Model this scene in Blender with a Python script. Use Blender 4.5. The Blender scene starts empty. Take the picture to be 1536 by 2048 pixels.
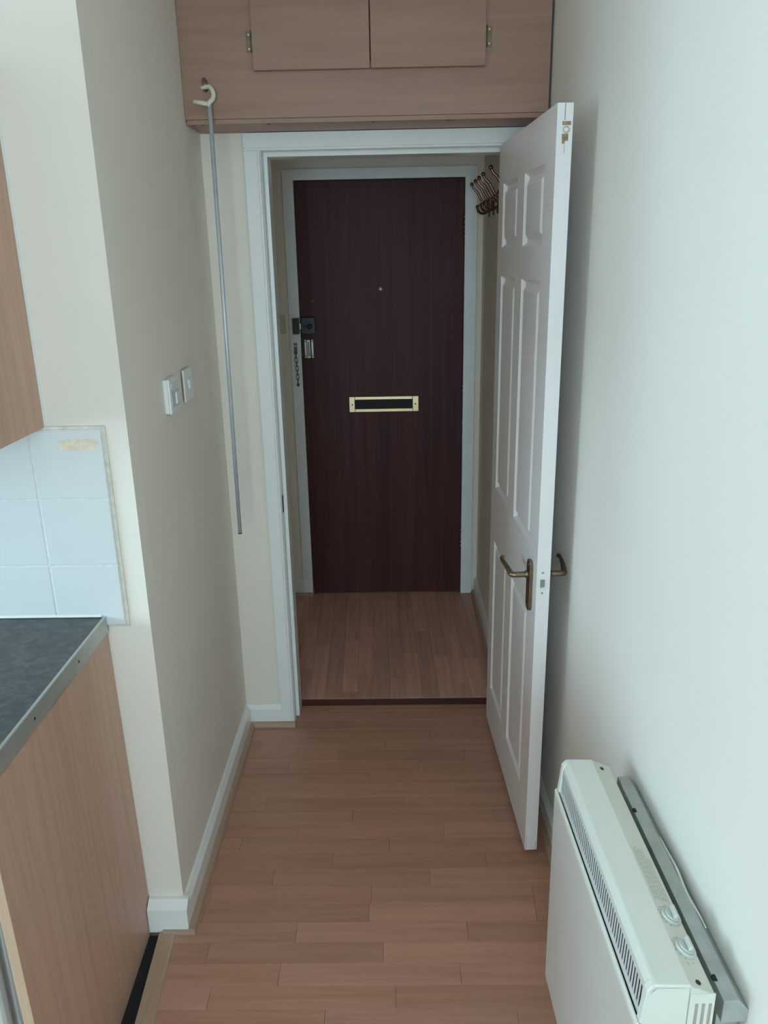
import bpy, bmesh, math, random
from mathutils import Vector, Matrix

random.seed(7)
S = bpy.context.scene
COL = S.collection

# ------------------------------------------------------------------ camera
YAW, PITCH, ROLL = -0.0171, -0.3136, -0.0192
CZ, FPX = 1.6808, 1584.9
_f = Vector((math.sin(YAW)*math.cos(PITCH), math.cos(YAW)*math.cos(PITCH), math.sin(PITCH)))
_r = Vector((math.cos(YAW), -math.sin(YAW), 0))
_u = _r.cross(_f)
_r2 = _r*math.cos(ROLL) + _u*math.sin(ROLL)
_u2 = _u*math.cos(ROLL) - _r*math.sin(ROLL)
cam = bpy.data.cameras.new('camera')
cam.sensor_fit = 'VERTICAL'; cam.sensor_height = 24.0; cam.sensor_width = 18.0
cam.lens = FPX/2048*24.0
cam.clip_start = 0.02
co = bpy.data.objects.new('camera', cam); COL.objects.link(co)
M = Matrix((_r2, _u2, -_f)).transposed().to_4x4(); M.translation = (0, 0, CZ)
co.matrix_world = M
S.camera = co

# ------------------------------------------------------------------ light: overcast sky through the window behind the camera
WIN = dict(x0=-0.85, x1=0.35, z0=0.85, z1=2.18, y=-2.60)      # window behind the camera
WIN2 = dict(y0=-0.30, y1=1.25, z0=0.92, z1=2.00, x=-2.90)     # window at the far left end of the kitchen
W = bpy.data.worlds.new('overcast_sky'); S.world = W; W.use_nodes = True
bg = W.node_tree.nodes['Background']
bg.inputs[0].default_value = (0.64, 0.94, 1.10, 1); bg.inputs[1].default_value = 13.8
def portal(name, loc, rot, sx, sy):       # sampling portal set in the window opening; the light itself is the sky
    pl = bpy.data.lights.new(name, 'AREA'); pl.shape = 'RECTANGLE'; pl.size = sx; pl.size_y = sy; pl.cycles.is_portal = True
    po = bpy.data.objects.new(name, pl); COL.objects.link(po); po.location = loc; po.rotation_euler = rot
portal('rear_window_daylight', ((WIN['x0']+WIN['x1'])/2, WIN['y']-.02, (WIN['z0']+WIN['z1'])/2), (math.radians(90), 0, 0), WIN['x1']-WIN['x0'], WIN['z1']-WIN['z0'])
portal('side_window_daylight', (WIN2['x']-.02, (WIN2['y0']+WIN2['y1'])/2, (WIN2['z0']+WIN2['z1'])/2), (math.radians(90), 0, math.radians(-90)), WIN2['y1']-WIN2['y0'], WIN2['z1']-WIN2['z0'])
S.cycles.max_bounces = 16; S.cycles.diffuse_bounces = 10
S.view_settings.view_transform = 'Standard'; S.view_settings.look = 'None'
S.view_settings.gamma = 1.0; S.view_settings.use_curve_mapping = False
S.view_settings.exposure = 0.0

# ------------------------------------------------------------------ measured layout (metres)
XL, YC, YB = -0.576, 1.6655, 2.6077        # alcove side wall, its near corner, doorway wall
YCUP = 2.4357                               # front of overhead cupboard
YSTEP, STEP = 2.7275, 0.0303                # hall step
YF = 3.7504                                 # entrance door face
HALLR, HALLL = 0.4003, -0.78
CEIL = 2.52
def wr(y): return 0.442 + 0.027*(2.43-y)    # right wall line
ROOM_L, REAR = WIN2['x'], WIN['y']

# ------------------------------------------------------------------ materials
def new_mat(name):
    m = bpy.data.materials.new(name); m.use_nodes = True
    return m, m.node_tree.nodes, m.node_tree.links, m.node_tree.nodes['Principled BSDF']
def coords(n, l, scale, rnd=0.0, loc=(0,0,0)):
    tc = n.new('ShaderNodeTexCoord'); mp = n.new('ShaderNodeMapping')
    mp.inputs['Scale'].default_value = scale
    if rnd:
        oi = n.new('ShaderNodeObjectInfo'); mu = n.new('ShaderNodeMath'); mu.operation = 'MULTIPLY'
        mu.inputs[1].default_value = rnd; l.new(oi.outputs['Random'], mu.inputs[0])
        ad = n.new('ShaderNodeVectorMath'); ad.operation = 'ADD'
        l.new(tc.outputs['Object'], ad.inputs[0]); l.new(mu.outputs[0], ad.inputs[1]); l.new(ad.outputs[0], mp.inputs[0])
    else:
        l.new(tc.outputs['Object'], mp.inputs[0])
    return mp.outputs[0]
def noise(n, l, vec, scale, detail=4, rough=.55, dist=0):
    t = n.new('ShaderNodeTexNoise'); l.new(vec, t.inputs['Vector'])
    t.inputs['Scale'].default_value = scale; t.inputs['Detail'].default_value = detail
    t.inputs['Roughness'].default_value = rough; t.inputs['Distortion'].default_value = dist
    return t.outputs['Fac']
def ramp(n, l, fac, stops):
    r = n.new('ShaderNodeValToRGB'); l.new(fac, r.inputs[0])
    e = r.color_ramp.elements
    e[0].position, e[0].color = stops[0][0], (*stops[0][1], 1)
    e[1].position, e[1].color = stops[-1][0], (*stops[-1][1], 1)
    for p, c in stops[1:-1]:
        x = e.new(p); x.color = (*c, 1)
    return r.outputs[0]
def mix(n, l, a, b, fac, mode='MIX'):
    m = n.new('ShaderNodeMix'); m.data_type = 'RGBA'; m.blend_type = mode
    for s, v in ((m.inputs[0], fac), (m.inputs[6], a), (m.inputs[7], b)):
        if hasattr(v, 'is_linked') or hasattr(v, 'links'): l.new(v, s)
        elif isinstance(v, tuple): s.default_value = (*v, 1)
        else: s.default_value = v
    return m.outputs[2]
def bump(n, l, bs, h, strength, dist=.001):
    b = n.new('ShaderNodeBump'); b.inputs['Strength'].default_value = strength; b.inputs['Distance'].default_value = dist
    l.new(h, b.inputs['Height']); l.new(b.outputs[0], bs.inputs['Normal'])
def plain(name, col, rough=.5, metal=0, var=.06, vs=30, bmp=0, bscale=150, spec=.5):
    m, n, l, b = new_mat(name)
    v = coords(n, l, (1, 1, 1))
    f = noise(n, l, v, vs, 3)
    c2 = tuple(max(0, c*(1-var)) for c in col); c1 = tuple(min(1, c*(1+var)) for c in col)
    l.new(ramp(n, l, f, [(.3, c2), (.7, c1)]), b.inputs['Base Color'])
    b.inputs['Roughness'].default_value = rough; b.inputs['Metallic'].default_value = metal
    b.inputs['Specular IOR Level'].default_value = spec
    if bmp: bump(n, l, b, noise(n, l, v, bscale, 3), bmp)
    return m
def wood(name, dark, mid, light, axis, rough=.45, tint=False, rnd=37.0, cross=26, along=1.6, flame=.5, spec=.4, fine=.38):
    m, n, l, b = new_mat(name)
    sc = [cross]*3; sc['xyz'.index(axis)] = along
    v = coords(n, l, tuple(sc), rnd)
    g = noise(n, l, v, 1.0, 6, .6, 1.2)
    base = ramp(n, l, g, [(.25, dark), (.5, mid), (.78, light)])
    sc2 = [cross*8]*3; sc2['xyz'.index(axis)] = along*6
    v2 = coords(n, l, tuple(sc2), rnd*3)
    f2 = noise(n, l, v2, 1.0, 3, .6)
    base = mix(n, l, base, ramp(n, l, f2, [(.3, (.82, .80, .78)), (.65, (1, 1, 1))]), fine, 'MULTIPLY')
    if flame:
        sc3 = [cross*.42]*3; sc3['xyz'.index(axis)] = along*1.3
        v3 = coords(n, l, tuple(sc3), rnd*5)
        w = n.new('ShaderNodeTexWave'); l.new(v3, w.inputs['Vector']); w.wave_type = 'RINGS'
        w.inputs['Scale'].default_value = .8; w.inputs['Distortion'].default_value = 5; w.inputs['Detail'].default_value = 2
        w.inputs['Detail Scale'].default_value = .7
        base = mix(n, l, base, ramp(n, l, w.outputs['Fac'], [(.0, (.84, .81, .79)), (.35, (1, 1, 1))]), flame, 'MULTIPLY')
    if tint:
        oi = n.new('ShaderNodeObjectInfo')
        base = mix(n, l, base, oi.outputs['Color'], 1.0, 'MULTIPLY')
    l.new(base, b.inputs['Base Color'])
    b.inputs['Roughness'].default_value = rough; b.inputs['Specular IOR Level'].default_value = spec
    bump(n, l, b, f2, .06, .0004)
    return m

MAT = {}
MAT['cream'] = plain('cream_paint', (.785, .72, .64), .75, var=.025, vs=2.2, bmp=.10, bscale=260, spec=.25)
MAT['hallcream'] = plain('hall_cream_paint_lightened', (.86, .80, .70), .75, var=.02, vs=2.2, bmp=.08, bscale=260, spec=.25)  # cream made brighter, light the dim hall lacks is put into the colour
MAT['rightwall'] = plain('pale_wall_paint', (.82, .79, .74), .7, var=.02, vs=1.6, bmp=.08, bscale=240, spec=.3)
MAT['ceiling'] = plain('ceiling_white', (.80, .80, .77), .8, var=.02)
MAT['gloss'] = plain('white_gloss_paint', (.80, .80, .775), .32, var=.02, vs=6, bmp=.04, bscale=60)
MAT['doorwhite'] = plain('white_door_paint', (.80, .76, .755), .38, var=.02, vs=5, bmp=.05, bscale=180)
MAT['oldgloss'] = plain('aged_white_paint_lightened', (.84, .85, .84), .4, var=.04, vs=8)  # hall frame and skirting white, brightened in colour against the weak light there
MAT['tile'] = plain('white_glazed_tile', (.66, .665, .665), .10, var=.01, vs=4)
MAT['grout'] = plain('dirty_beige_adhesive', (.66, .61, .53), .9, var=.14, vs=45)
MAT['whitegrout'] = plain('white_grout', (.66, .66, .65), .85, var=.1, vs=90)
MAT['residue'] = plain('beige_adhesive_residue', (.72, .60, .47), .8, var=.12, vs=70)
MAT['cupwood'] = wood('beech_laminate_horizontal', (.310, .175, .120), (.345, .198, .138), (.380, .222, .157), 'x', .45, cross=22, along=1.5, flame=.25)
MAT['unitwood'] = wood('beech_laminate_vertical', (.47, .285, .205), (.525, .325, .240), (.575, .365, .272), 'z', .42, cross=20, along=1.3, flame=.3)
MAT['edgewood'] = wood('pale_beech_edging', (.52, .36, .25), (.58, .41, .29), (.63, .46, .33), 'z', .45, flame=.1)
MAT['floorwood'] = wood('beech_floor_strip', (.41, .207, .142), (.465, .240, .168), (.515, .275, .196), 'x', .38, tint=True, cross=24, along=1.7, flame=.4)
MAT['hallwood'] = wood('beech_floor_strip_hall_lightened', (.50, .265, .185), (.59, .325, .235), (.66, .385, .285), 'x', .40, tint=True, cross=30, along=2.0, flame=.45)  # strip colour raised to make up for low light on the hall floor
MAT['mahogany'] = wood('dark_mahogany_veneer', (.060, .019, .018), (.088, .030, .028), (.115, .042, .039), 'z', .48, cross=24, along=.7, flame=.3, spec=.16)
MAT['threshold'] = wood('dark_hardwood', (.045, .012, .010), (.07, .020, .016), (.10, .03, .022), 'x', .35, flame=.2)
MAT['beading'] = wood('beech_beading_x', (.36, .235, .165), (.42, .280, .198), (.47, .325, .235), 'x', .5, flame=.0)
MAT['beadingy'] = wood('beech_beading_y', (.36, .235, .165), (.42, .280, .198), (.47, .325, .235), 'y', .5, flame=.0)
MAT['stripwood'] = wood('floor_edge_strip', (.38, .25, .17), (.45, .30, .21), (.50, .35, .25), 'y', .5, flame=.1)
MAT['alu'] = plain('brushed_aluminium', (.50, .52, .49), .42, .75, var=.05, vs=20)
MAT['polemetal'] = plain('dull_grey_metal_pole', (.56, .60, .63), .40, .35, var=.05, vs=14)
MAT['galv'] = plain('galvanised_steel', (.47, .50, .48), .45, .65, var=.12, vs=24)
MAT['brass'] = plain('polished_brass', (.68, .55, .32), .30, .9, var=.05)
MAT['oldbrass'] = plain('tarnished_brass', (.19, .150, .095), .5, .55, var=.15, vs=40)
MAT['bronze'] = plain('antique_bronze_handle', (.25, .175, .115), .33, .9, var=.12, vs=50)
MAT['copper'] = plain('dark_copper_hook', (.20, .105, .088), .22, .9, var=.1, vs=50)
MAT['black'] = plain('matt_black', (.012, .012, .012), .7, var=.1)
MAT['darkfill'] = plain('dark_gap', (.010, .010, .011), .85, var=.2)  # near-black; paints shade inside the heater, also colours plinth and floor gap
MAT['lock'] = plain('dark_green_grey_lock_enamel', (.030, .040, .044), .42, .3, var=.1)
MAT['steel'] = plain('worn_steel', (.44, .41, .36), .38, .85, var=.15, vs=70)
MAT['darksteel'] = plain('darkened_steel_chain', (.17, .16, .15), .4, .85, var=.2, vs=90)
MAT['plastic'] = plain('white_plastic', (.74, .75, .73), .32, var=.02)
MAT['creamplastic'] = plain('cream_plastic', (.60, .57, .47), .45, var=.03)
MAT['heater'] = plain('heater_cream_enamel', (.74, .74, .675), .30, var=.02, vs=9)
MAT['heaterpanel'] = plain('heater_front_enamel', (.62, .60, .56), .34, var=.015, vs=6)
MAT['strip'] = plain('heater_control_strip', (.68, .67, .58), .42, var=.03, vs=14)
MAT['grille'] = plain('heater_grille_enamel', (.62, .62, .61), .38, var=.02)
MAT['knob'] = plain('grey_plastic_knob', (.56, .58, .54), .35, var=.04)
MAT['print'] = plain('grey_brown_print', (.38, .35, .29), .7, var=.1)
MAT['barewood'] = plain('bare_wood_patch', (.33, .22, .12), .8, var=.3, vs=120)
MAT['hookpaint'] = plain('cream_painted_hook', (.66, .63, .50), .5, var=.05, vs=60)
MAT['appliance'] = plain('appliance_white_enamel', (.70, .73, .73), .25, var=.01)
MAT['screw'] = plain('dark_screw_head', (.05, .035, .03), .5, .5, var=.2)
MAT['crack'] = plain('paint_crack', (.07, .07, .07), .9, var=.1)

def worktop_mat():
    m, n, l, b = new_mat('mottled_slate_laminate')
    v = coords(n, l, (1, 1, 1))
    a = noise(n, l, v, 38, 8, .7, .5)
    base = ramp(n, l, a, [(.32, (.028, .032, .037)), (.5, (.060, .064, .070)), (.68, (.115, .112, .110))])
    c = noise(n, l, v, 160, 2, .5)
    base = mix(n, l, base, ramp(n, l, c, [(.68, (0, 0, 0)), (.78, (.10, .10, .10))]), 1.0, 'ADD')
    l.new(base, b.inputs['Base Color']); b.inputs['Roughness'].default_value = .36
    bump(n, l, b, a, .08)
    return m
MAT['worktop'] = worktop_mat()
def planks_far():
    m, n, l, b = new_mat('laminate_floor_beyond')
    tc = n.new('ShaderNodeTexCoord'); br = n.new('ShaderNodeTexBrick'); l.new(tc.outputs['Object'], br.inputs['Vector'])
    br.inputs['Color1'].default_value = (.345, .188, .130, 1); br.inputs['Color2'].default_value = (.40, .235, .170, 1)
    br.inputs['Mortar'].default_value = (.22, .12, .085, 1); br.inputs['Scale'].default_value = 1
    br.inputs['Mortar Size'].default_value = .0006; br.inputs['Brick Width'].default_value = .447; br.inputs['Row Height'].default_value = .064
    l.new(br.outputs['Color'], b.inputs['Base Color']); b.inputs['Roughness'].default_value = .38
    return m
MAT['floorfar'] = planks_far()

# ------------------------------------------------------------------ builders
def world(o):
    return (world(o.parent) @ o.matrix_parent_inverse if o.parent else Matrix()) @ o.matrix_basis
def setpar(o, par):
    if par is not None:
        o.parent = par; o.matrix_parent_inverse = world(par).inverted()
def tag(o, label=None, cat=None, group=None, kind=None):
    if label: o['label'] = label
    if cat: o['category'] = cat
    if group: o['group'] = group
    if kind: o['kind'] = kind
    return o
def thing(name, label, cat, loc, rotz=0, group=None, kind=None):
    o = bpy.data.objects.new(name, None); COL.objects.link(o); o.empty_display_size = .05
    o.location = loc; o.rotation_euler = (0, 0, rotz)
    return tag(o, label, cat, group, kind)
def obj(name, verts, faces, mat, par=None, bevel=0, seg=2, smooth=False, frame=None):
    """frame: 4x4 matrix taking the given coordinates to world (default identity)"""
    vs = [Vector(v) for v in verts]
    lo = Vector([min(v[i] for v in vs) for i in range(3)]); hi = Vector([max(v[i] for v in vs) for i in range(3)])
    org = Vector(((lo.x+hi.x)/2, (lo.y+hi.y)/2, lo.z))
    me = bpy.data.meshes.new(name); me.from_pydata([v-org for v in vs], [], faces); me.validate()
    bm = bmesh.new(); bm.from_mesh(me); bmesh.ops.recalc_face_normals(bm, faces=bm.faces); bm.to_mesh(me); bm.free()
    me.materials.append(MAT[mat])
    if smooth:
        for p in me.polygons: p.use_smooth = True
    o = bpy.data.objects.new(name, me); COL.objects.link(o)
    o.matrix_basis = (frame or Matrix()) @ Matrix.Translation(org)
    setpar(o, par)
    if bevel:
        b = o.modifiers.new('bevel', 'BEVEL'); b.width = bevel; b.segments = seg; b.limit_method = 'ANGLE'; b.angle_limit = math.radians(35)
    return o
def box_vf(x0, x1, y0, y1, z0, z1):
    v = [(x, y, z) for x in (x0, x1) for y in (y0, y1) for z in (z0, z1)]
    f = [(0, 1, 3, 2), (4, 6, 7, 5), (0, 4, 5, 1), (2, 3, 7, 6), (0, 2, 6, 4), (1, 5, 7, 3)]
    return v, f
def box(name, x0, x1, y0, y1, z0, z1, mat, par=None, bevel=0, seg=2, frame=None):
    return obj(name, *box_vf(x0, x1, y0, y1, z0, z1), mat, par, bevel, seg, frame=frame)
def multi(name, boxes, mat, par=None, bevel=0, frame=None):
    V, F = [], []
    for b in boxes:
        v, f = box_vf(*b); k = len(V); V += v; F += [tuple(i+k for i in q) for q in f]
    return obj(name, V, F, mat, par, bevel, frame=frame)
def prism(name, prof, axis, a0, a1, mat, par=None, bevel=0, seg=2, frame=None):
    """profile: list of 2D points in the two remaining axes (in xyz order), extruded along axis"""
    def mk(p, a):
        q = list(p); q.insert('xyz'.index(axis), a); return tuple(q)
    n = len(prof)
    V = [mk(p, a0) for p in prof] + [mk(p, a1) for p in prof]
    F = [tuple(range(n)), tuple(range(2*n-1, n-1, -1))] + [(i, (i+1) % n, n+(i+1) % n, n+i) for i in range(n)]
    return obj(name, V, F, mat, par, bevel, seg, frame=frame)
def cyl(name, p0, p1, r0, mat, par=None, r1=None, n=20, smooth=True, frame=None, bevel=0):
    p0, p1 = Vector(p0), Vector(p1); d = (p1-p0).normalized(); r1 = r0 if r1 is None else r1
    a = d.orthogonal().normalized(); b = d.cross(a)
    V = [p+(a*math.cos(2*math.pi*i/n)+b*math.sin(2*math.pi*i/n))*r for p, r in ((p0, r0), (p1, r1)) for i in range(n)]
    F = [tuple(range(n)), tuple(range(2*n-1, n-1, -1))] + [(i, (i+1) % n, n+(i+1) % n, n+i) for i in range(n)]
    o = obj(name, V, F, mat, par, bevel, frame=frame)
    if smooth:
        for p in o.data.polygons: p.use_smooth = len(p.vertices) == 4
    return o
def smooth_path(pts, sub=6):
    pts = [Vector(p) for p in pts]; out = []
    for i in range(len(pts)-1):
        p0 = pts[max(i-1, 0)]; p1 = pts[i]; p2 = pts[i+1]; p3 = pts[min(i+2, len(pts)-1)]
        for k in range(sub):
            t = k/sub
            out.append(.5*((2*p1)+(p2-p0)*t+(2*p0-5*p1+4*p2-p3)*t*t+(3*p1-p0-3*p2+p3)*t**3))
    out.append(pts[-1]); return out
def tube_vf(pts, rad, n=10, closed=False):
    V, F = [], []; m = len(pts); prev = None
    for i, p in enumerate(pts):
        a = pts[(i-1) % m] if (closed or i > 0) else p; b = pts[(i+1) % m] if (closed or i < m-1) else p
        t = (b-a).normalized()
        x = t.orthogonal().normalized() if prev is None else (prev - t*prev.dot(t)).normalized()
        prev = x; y = t.cross(x); r = rad(i/(m-1)) if callable(rad) else rad
        V += [p+(x*math.cos(2*math.pi*k/n)+y*math.sin(2*math.pi*k/n))*r for k in range(n)]
    for i in range(m if closed else m-1):
        j = (i+1) % m
        F += [(i*n+k, i*n+(k+1) % n, j*n+(k+1) % n, j*n+k) for k in range(n)]
    if not closed: F += [tuple(range(n-1, -1, -1)), tuple((m-1)*n+k for k in range(n))]
    return V, F
def tube(name, pts, rad, mat, par=None, n=10, sub=6, closed=False, frame=None):
    v, f = tube_vf(smooth_path(pts, sub) if sub else [Vector(p) for p in pts], rad, n, closed)
    return obj(name, v, f, mat, par, smooth=True, frame=frame)
def ball(name, c, r, mat, par=None, scale=(1, 1, 1), frame=None, half=False):
    V, F = [], []; nu, nv = 16, 10
    for j in range(nv+1):
        th = math.pi*j/nv
        for i in range(nu):
            ph = 2*math.pi*i/nu
            V.append((c[0]+r*scale[0]*math.sin(th)*math.cos(ph), c[1]+r*scale[1]*math.sin(th)*math.sin(ph), c[2]+r*scale[2]*math.cos(th)))
    for j in range(nv):
        for i in range(nu):
            F.append((j*nu+i, j*nu+(i+1) % nu, (j+1)*nu+(i+1) % nu, (j+1)*nu+i))
    bmv, bmf = V, F
    o = obj(name, bmv, bmf, mat, par, smooth=True, frame=frame)
    b = bmesh.new(); b.from_mesh(o.data); bmesh.ops.remove_doubles(b, verts=b.verts, dist=1e-6); b.to_mesh(o.data); b.free()
    return o
def struct(o, label=None):
    return tag(o, label, None, None, 'structure')

# ------------------------------------------------------------------ room shell
T = .10
# kitchen floor: base slab under the laid strips, plain slab beyond them
floor = struct(multi('floor', [(-.66, wr(.3)+.05, .7, YSTEP+.02, -.10, -.010),
                               (ROOM_L-.1, .62, REAR-.1, .7, -.10, 0.0), (ROOM_L-.1, -.66, .7, YC+.1, -.10, -.012)], 'floorfar'),
               'reddish beech strip laminate floor of the kitchen passage')
strip_meshes = {}
def strip(par, L, Wd, cx, cy, zt, th, rot, mat, tint):
    key = (round(L, 3), round(Wd, 4), th, mat)
    if key not in strip_meshes:
        v, f = box_vf(-L/2, L/2, -Wd/2, Wd/2, 0, th)
        me = bpy.data.meshes.new('floor_strip'); me.from_pydata(v, [], f); me.materials.append(MAT[mat])
        bm = bmesh.new(); bm.from_mesh(me); bmesh.ops.recalc_face_normals(bm, faces=bm.faces)
        e = [x for x in bm.edges if all(q.co.z > th*.5 for q in x.verts)]
        bmesh.ops.bevel(bm, geom=e, offset=.0005, segments=1, affect='EDGES'); bm.to_mesh(me); bm.free()
        strip_meshes[key] = me
    o = bpy.data.objects.new('floor_strip', strip_meshes[key]); COL.objects.link(o)
    o.location = (cx, cy, zt-th); o.rotation_euler = (0, 0, rot); o.color = (*tint, 1)
    setpar(o, par)
    return o
ROWW, PL, GAP = .0640, .447, .0005
starts = {0: -.306, 1: -.050, 2: -.278, 3: -.090}
rows_y0 = 1.470
pale = {(0, -1): 1.04, (0, 0): 1.14, (0, 1): 1.12, (1, 0): 1.20, (1, -1): .98, (2, 0): 1.10, (2, 1): 1.0, (3, 0): 1.20, (3, -1): .93, (3, 1): .97, (2, -1): 1.0}
for k in range(-11, 20):
    y0 = rows_y0 + k*ROWW; y1 = min(y0+ROWW, YSTEP)
    if y1-y0 < .006: continue
    cyy = (y0+y1)/2; xa = -.606 if y0 < YC-.05 else XL-.02; xb = wr(cyy)+.02
    s = starts.get(k, -.30 + ((k*37) % 100)/100*PL)
    j = -3
    while s + j*PL < xb:
        a = max(s+j*PL, xa); b = min(s+(j+1)*PL, xb)
        if b-a > .004:
            rv = random.Random(k*91+j).uniform(-.07, .07)
            g = pale.get((k, j), (1.06 if k < 0 else .97) + rv)  # some strips are pale themselves; nearer rows also tinted lighter for light there
            warm = random.Random(k*13+j*7).uniform(-.02, .02)
            strip(floor, b-a-GAP, y1-y0-GAP, (a+b)/2, cyy, 0, .008, 0, 'floorwood', (g, g*(1+warm), g*(1+warm*1.5+(.04 if g > 1.05 else 0))))
        j += 1
# hall floor, a step up
hall = struct(box('floor_hall', HALLL-.1, HALLR+.1, YSTEP+.012, YF+.2, -.10, STEP-.008, 'floorfar'),
              'beech strip floor of the entrance hall, one low step up')
HROT = .030
hx0 = -.355
for k in range(-7, 13):
    xk = hx0 + (k+.5)*ROWW
    s = YSTEP - ((k*53) % 100)/100*PL
    if k == 2: s = 3.224 - 2*PL
    if k == 5: s = 2.886 - PL
    j = 0
    while s + j*PL < YF+.03:
        a = max(s+j*PL, YSTEP); b = min(s+(j+1)*PL, YF+.03)
        if b-a > .004:
            cy_ = (a+b)/2; cx_ = xk - (cy_-YSTEP)*HROT
            if HALLL < cx_ < HALLR+.03:
                g = 1.0 + random.Random(k*7+j*131).uniform(-.12, .13)
                strip(hall, b-a-GAP, ROWW-GAP, cx_, cy_, STEP, .008, math.pi/2+HROT, 'hallwood', (g, g, g*1.02))
        j += 1
trim = struct(box('trim_1', -.42, .39, YSTEP-.001, YSTEP+.012, .0, STEP-.0085, 'threshold'), 'dark hardwood step edge across the doorway floor')
struct(box('trim_2', -.3845, .3525, YSTEP-.0035, YSTEP-.001, .0, STEP-.001, 'threshold', bevel=.001), 'thin dark hardwood nosing under the hall floor edge')
# walls
struct(box('wall_left', XL-.10, XL, YC+.06, YB+.12, -.1, CEIL, 'cream'), 'cream painted alcove wall on the left with two switch plates')
struct(obj('wall_right', [(wr(YB+.01), YB+.01, -.1), (wr(REAR-.1), REAR-.1, -.1), (wr(REAR-.1)+T, REAR-.1, -.1), (wr(YB+.01)+T, YB+.01, -.1),
                   (wr(YB+.01), YB+.01, CEIL), (wr(REAR-.1), REAR-.1, CEIL), (wr(REAR-.1)+T, REAR-.1, CEIL), (wr(YB+.01)+T, YB+.01, CEIL)],
           [(0, 1, 5, 4), (1, 2, 6, 5), (2, 3, 7, 6), (3, 0, 4, 7), (4, 5, 6, 7), (0, 3, 2, 1)], 'rightwall'), 'pale bare wall on the right behind the heater')
OX0, OX1, OZ = -.396, .3645, 1.990     # lining faces and head
LT = .022
struct(multi('wall_doorway', [(HALLL-.1, XL-.1, YB, YB+.115, -.1, CEIL), (XL, OX0-LT, YB, YB+.115, -.1, CEIL), (OX1+LT, wr(YB)+T, YB, YB+.115, -.1, CEIL),
                              (OX0-LT, OX1+LT, YB, YB+.115, OZ+LT, CEIL)], 'cream'), 'cream wall around the inner doorway')
struct(multi('wall_hall_end', [(HALLL-.1, -.446, YF, YF+.12, -.1, 2.45), (.331, HALLR+.1, YF, YF+.12, -.1, 2.45), (-.446, .331, YF, YF+.12, 2.010, 2.45)], 'hallcream'),
       'cream hall wall around the entrance door')
struct(box('wall_hall_right', HALLR, HALLR+.1, YB+.115, YF, -.1, 2.45, 'hallcream'), 'hall wall carrying the row of coat hooks')
struct(box('wall_hall_left', HALLL-.1, HALLL, YB+.115, YF, -.1, 2.45, 'hallcream'), 'hall wall left of the entrance door')
struct(box('ceiling_hall', HALLL-.1, HALLR+.1, YB+.115, YF+.12, 2.45, 2.52, 'ceiling'), 'white hall ceiling')
wall_tile = struct(box('wall_tiled', ROOM_L-T, XL, YC, YC+.06, -.1, CEIL, 'cream'), 'narrow cream wall with white tiles above the worktop')
v = WIN2
struct(multi('wall_room_left', [(ROOM_L-T, ROOM_L, REAR-.1, v['y0'], -.1, CEIL), (ROOM_L-T, ROOM_L, v['y1'], YC+.06, -.1, CEIL),
                                (ROOM_L-T, ROOM_L, v['y0'], v['y1'], -.1, v['z0']), (ROOM_L-T, ROOM_L, v['y0'], v['y1'], v['z1'], CEIL)], 'cream'), 'cream wall with the window at the far left end of the kitchen')
def window(name, rects, label):
    o = struct(thing(name, label, None, (0, 0, 0)))
    for q in rects: box('window_frame', *q, 'gloss', o)
    return o
ym = (v['y0']+v['y1'])/2
window('window_1', [(ROOM_L-.08, ROOM_L-.03, v['y0'], v['y0']+.05, v['z0'], v['z1']), (ROOM_L-.08, ROOM_L-.03, v['y1']-.05, v['y1'], v['z0'], v['z1']),
                    (ROOM_L-.08, ROOM_L-.03, v['y0']+.05, v['y1']-.05, v['z0'], v['z0']+.05), (ROOM_L-.08, ROOM_L-.03, v['y0']+.05, v['y1']-.05, v['z1']-.05, v['z1']),
                    (ROOM_L-.08, ROOM_L-.03, ym-.025, ym+.025, v['z0']+.05, v['z1']-.05)], 'white framed window at the far left end of the kitchen')
w = WIN
struct(multi('wall_rear', [(ROOM_L-T, w['x0'], REAR-.1, REAR, -.1, CEIL), (w['x1'], wr(REAR)+.02, REAR-.1, REAR, -.1, CEIL),
                           (w['x0'], w['x1'], REAR-.1, REAR, -.1, w['z0']), (w['x0'], w['x1'], REAR-.1, REAR, w['z1'], CEIL)], 'cream'), 'cream end wall with a window behind the viewer')
xm = (w['x0']+w['x1'])/2
window('window_2', [(w['x0'], w['x0']+.05, REAR-.08, REAR-.03, w['z0'], w['z1']), (w['x1']-.05, w['x1'], REAR-.08, REAR-.03, w['z0'], w['z1']),
                    (w['x0']+.05, w['x1']-.05, REAR-.08, REAR-.03, w['z1']-.05, w['z1']), (w['x0']+.05, w['x1']-.05, REAR-.08, REAR-.03, w['z0'], w['z0']+.05),
                    (xm-.025, xm+.025, REAR-.08, REAR-.03, w['z0']+.05, w['z1']-.05)], 'white framed end window behind the viewer')
struct(box('wall_light_block', HALLL-.1, HALLR+.1, YF+.121, YF+.16, -.1, 2.52, 'ceiling'), 'added unseen wall outside the entrance door, blocking sky light')  # added behind the door to stop sky light leaking round it
struct(box('ceiling', ROOM_L-T, .75, REAR-.1, YB+.12, CEIL, CEIL+.08, 'ceiling'), 'white ceiling')

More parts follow.
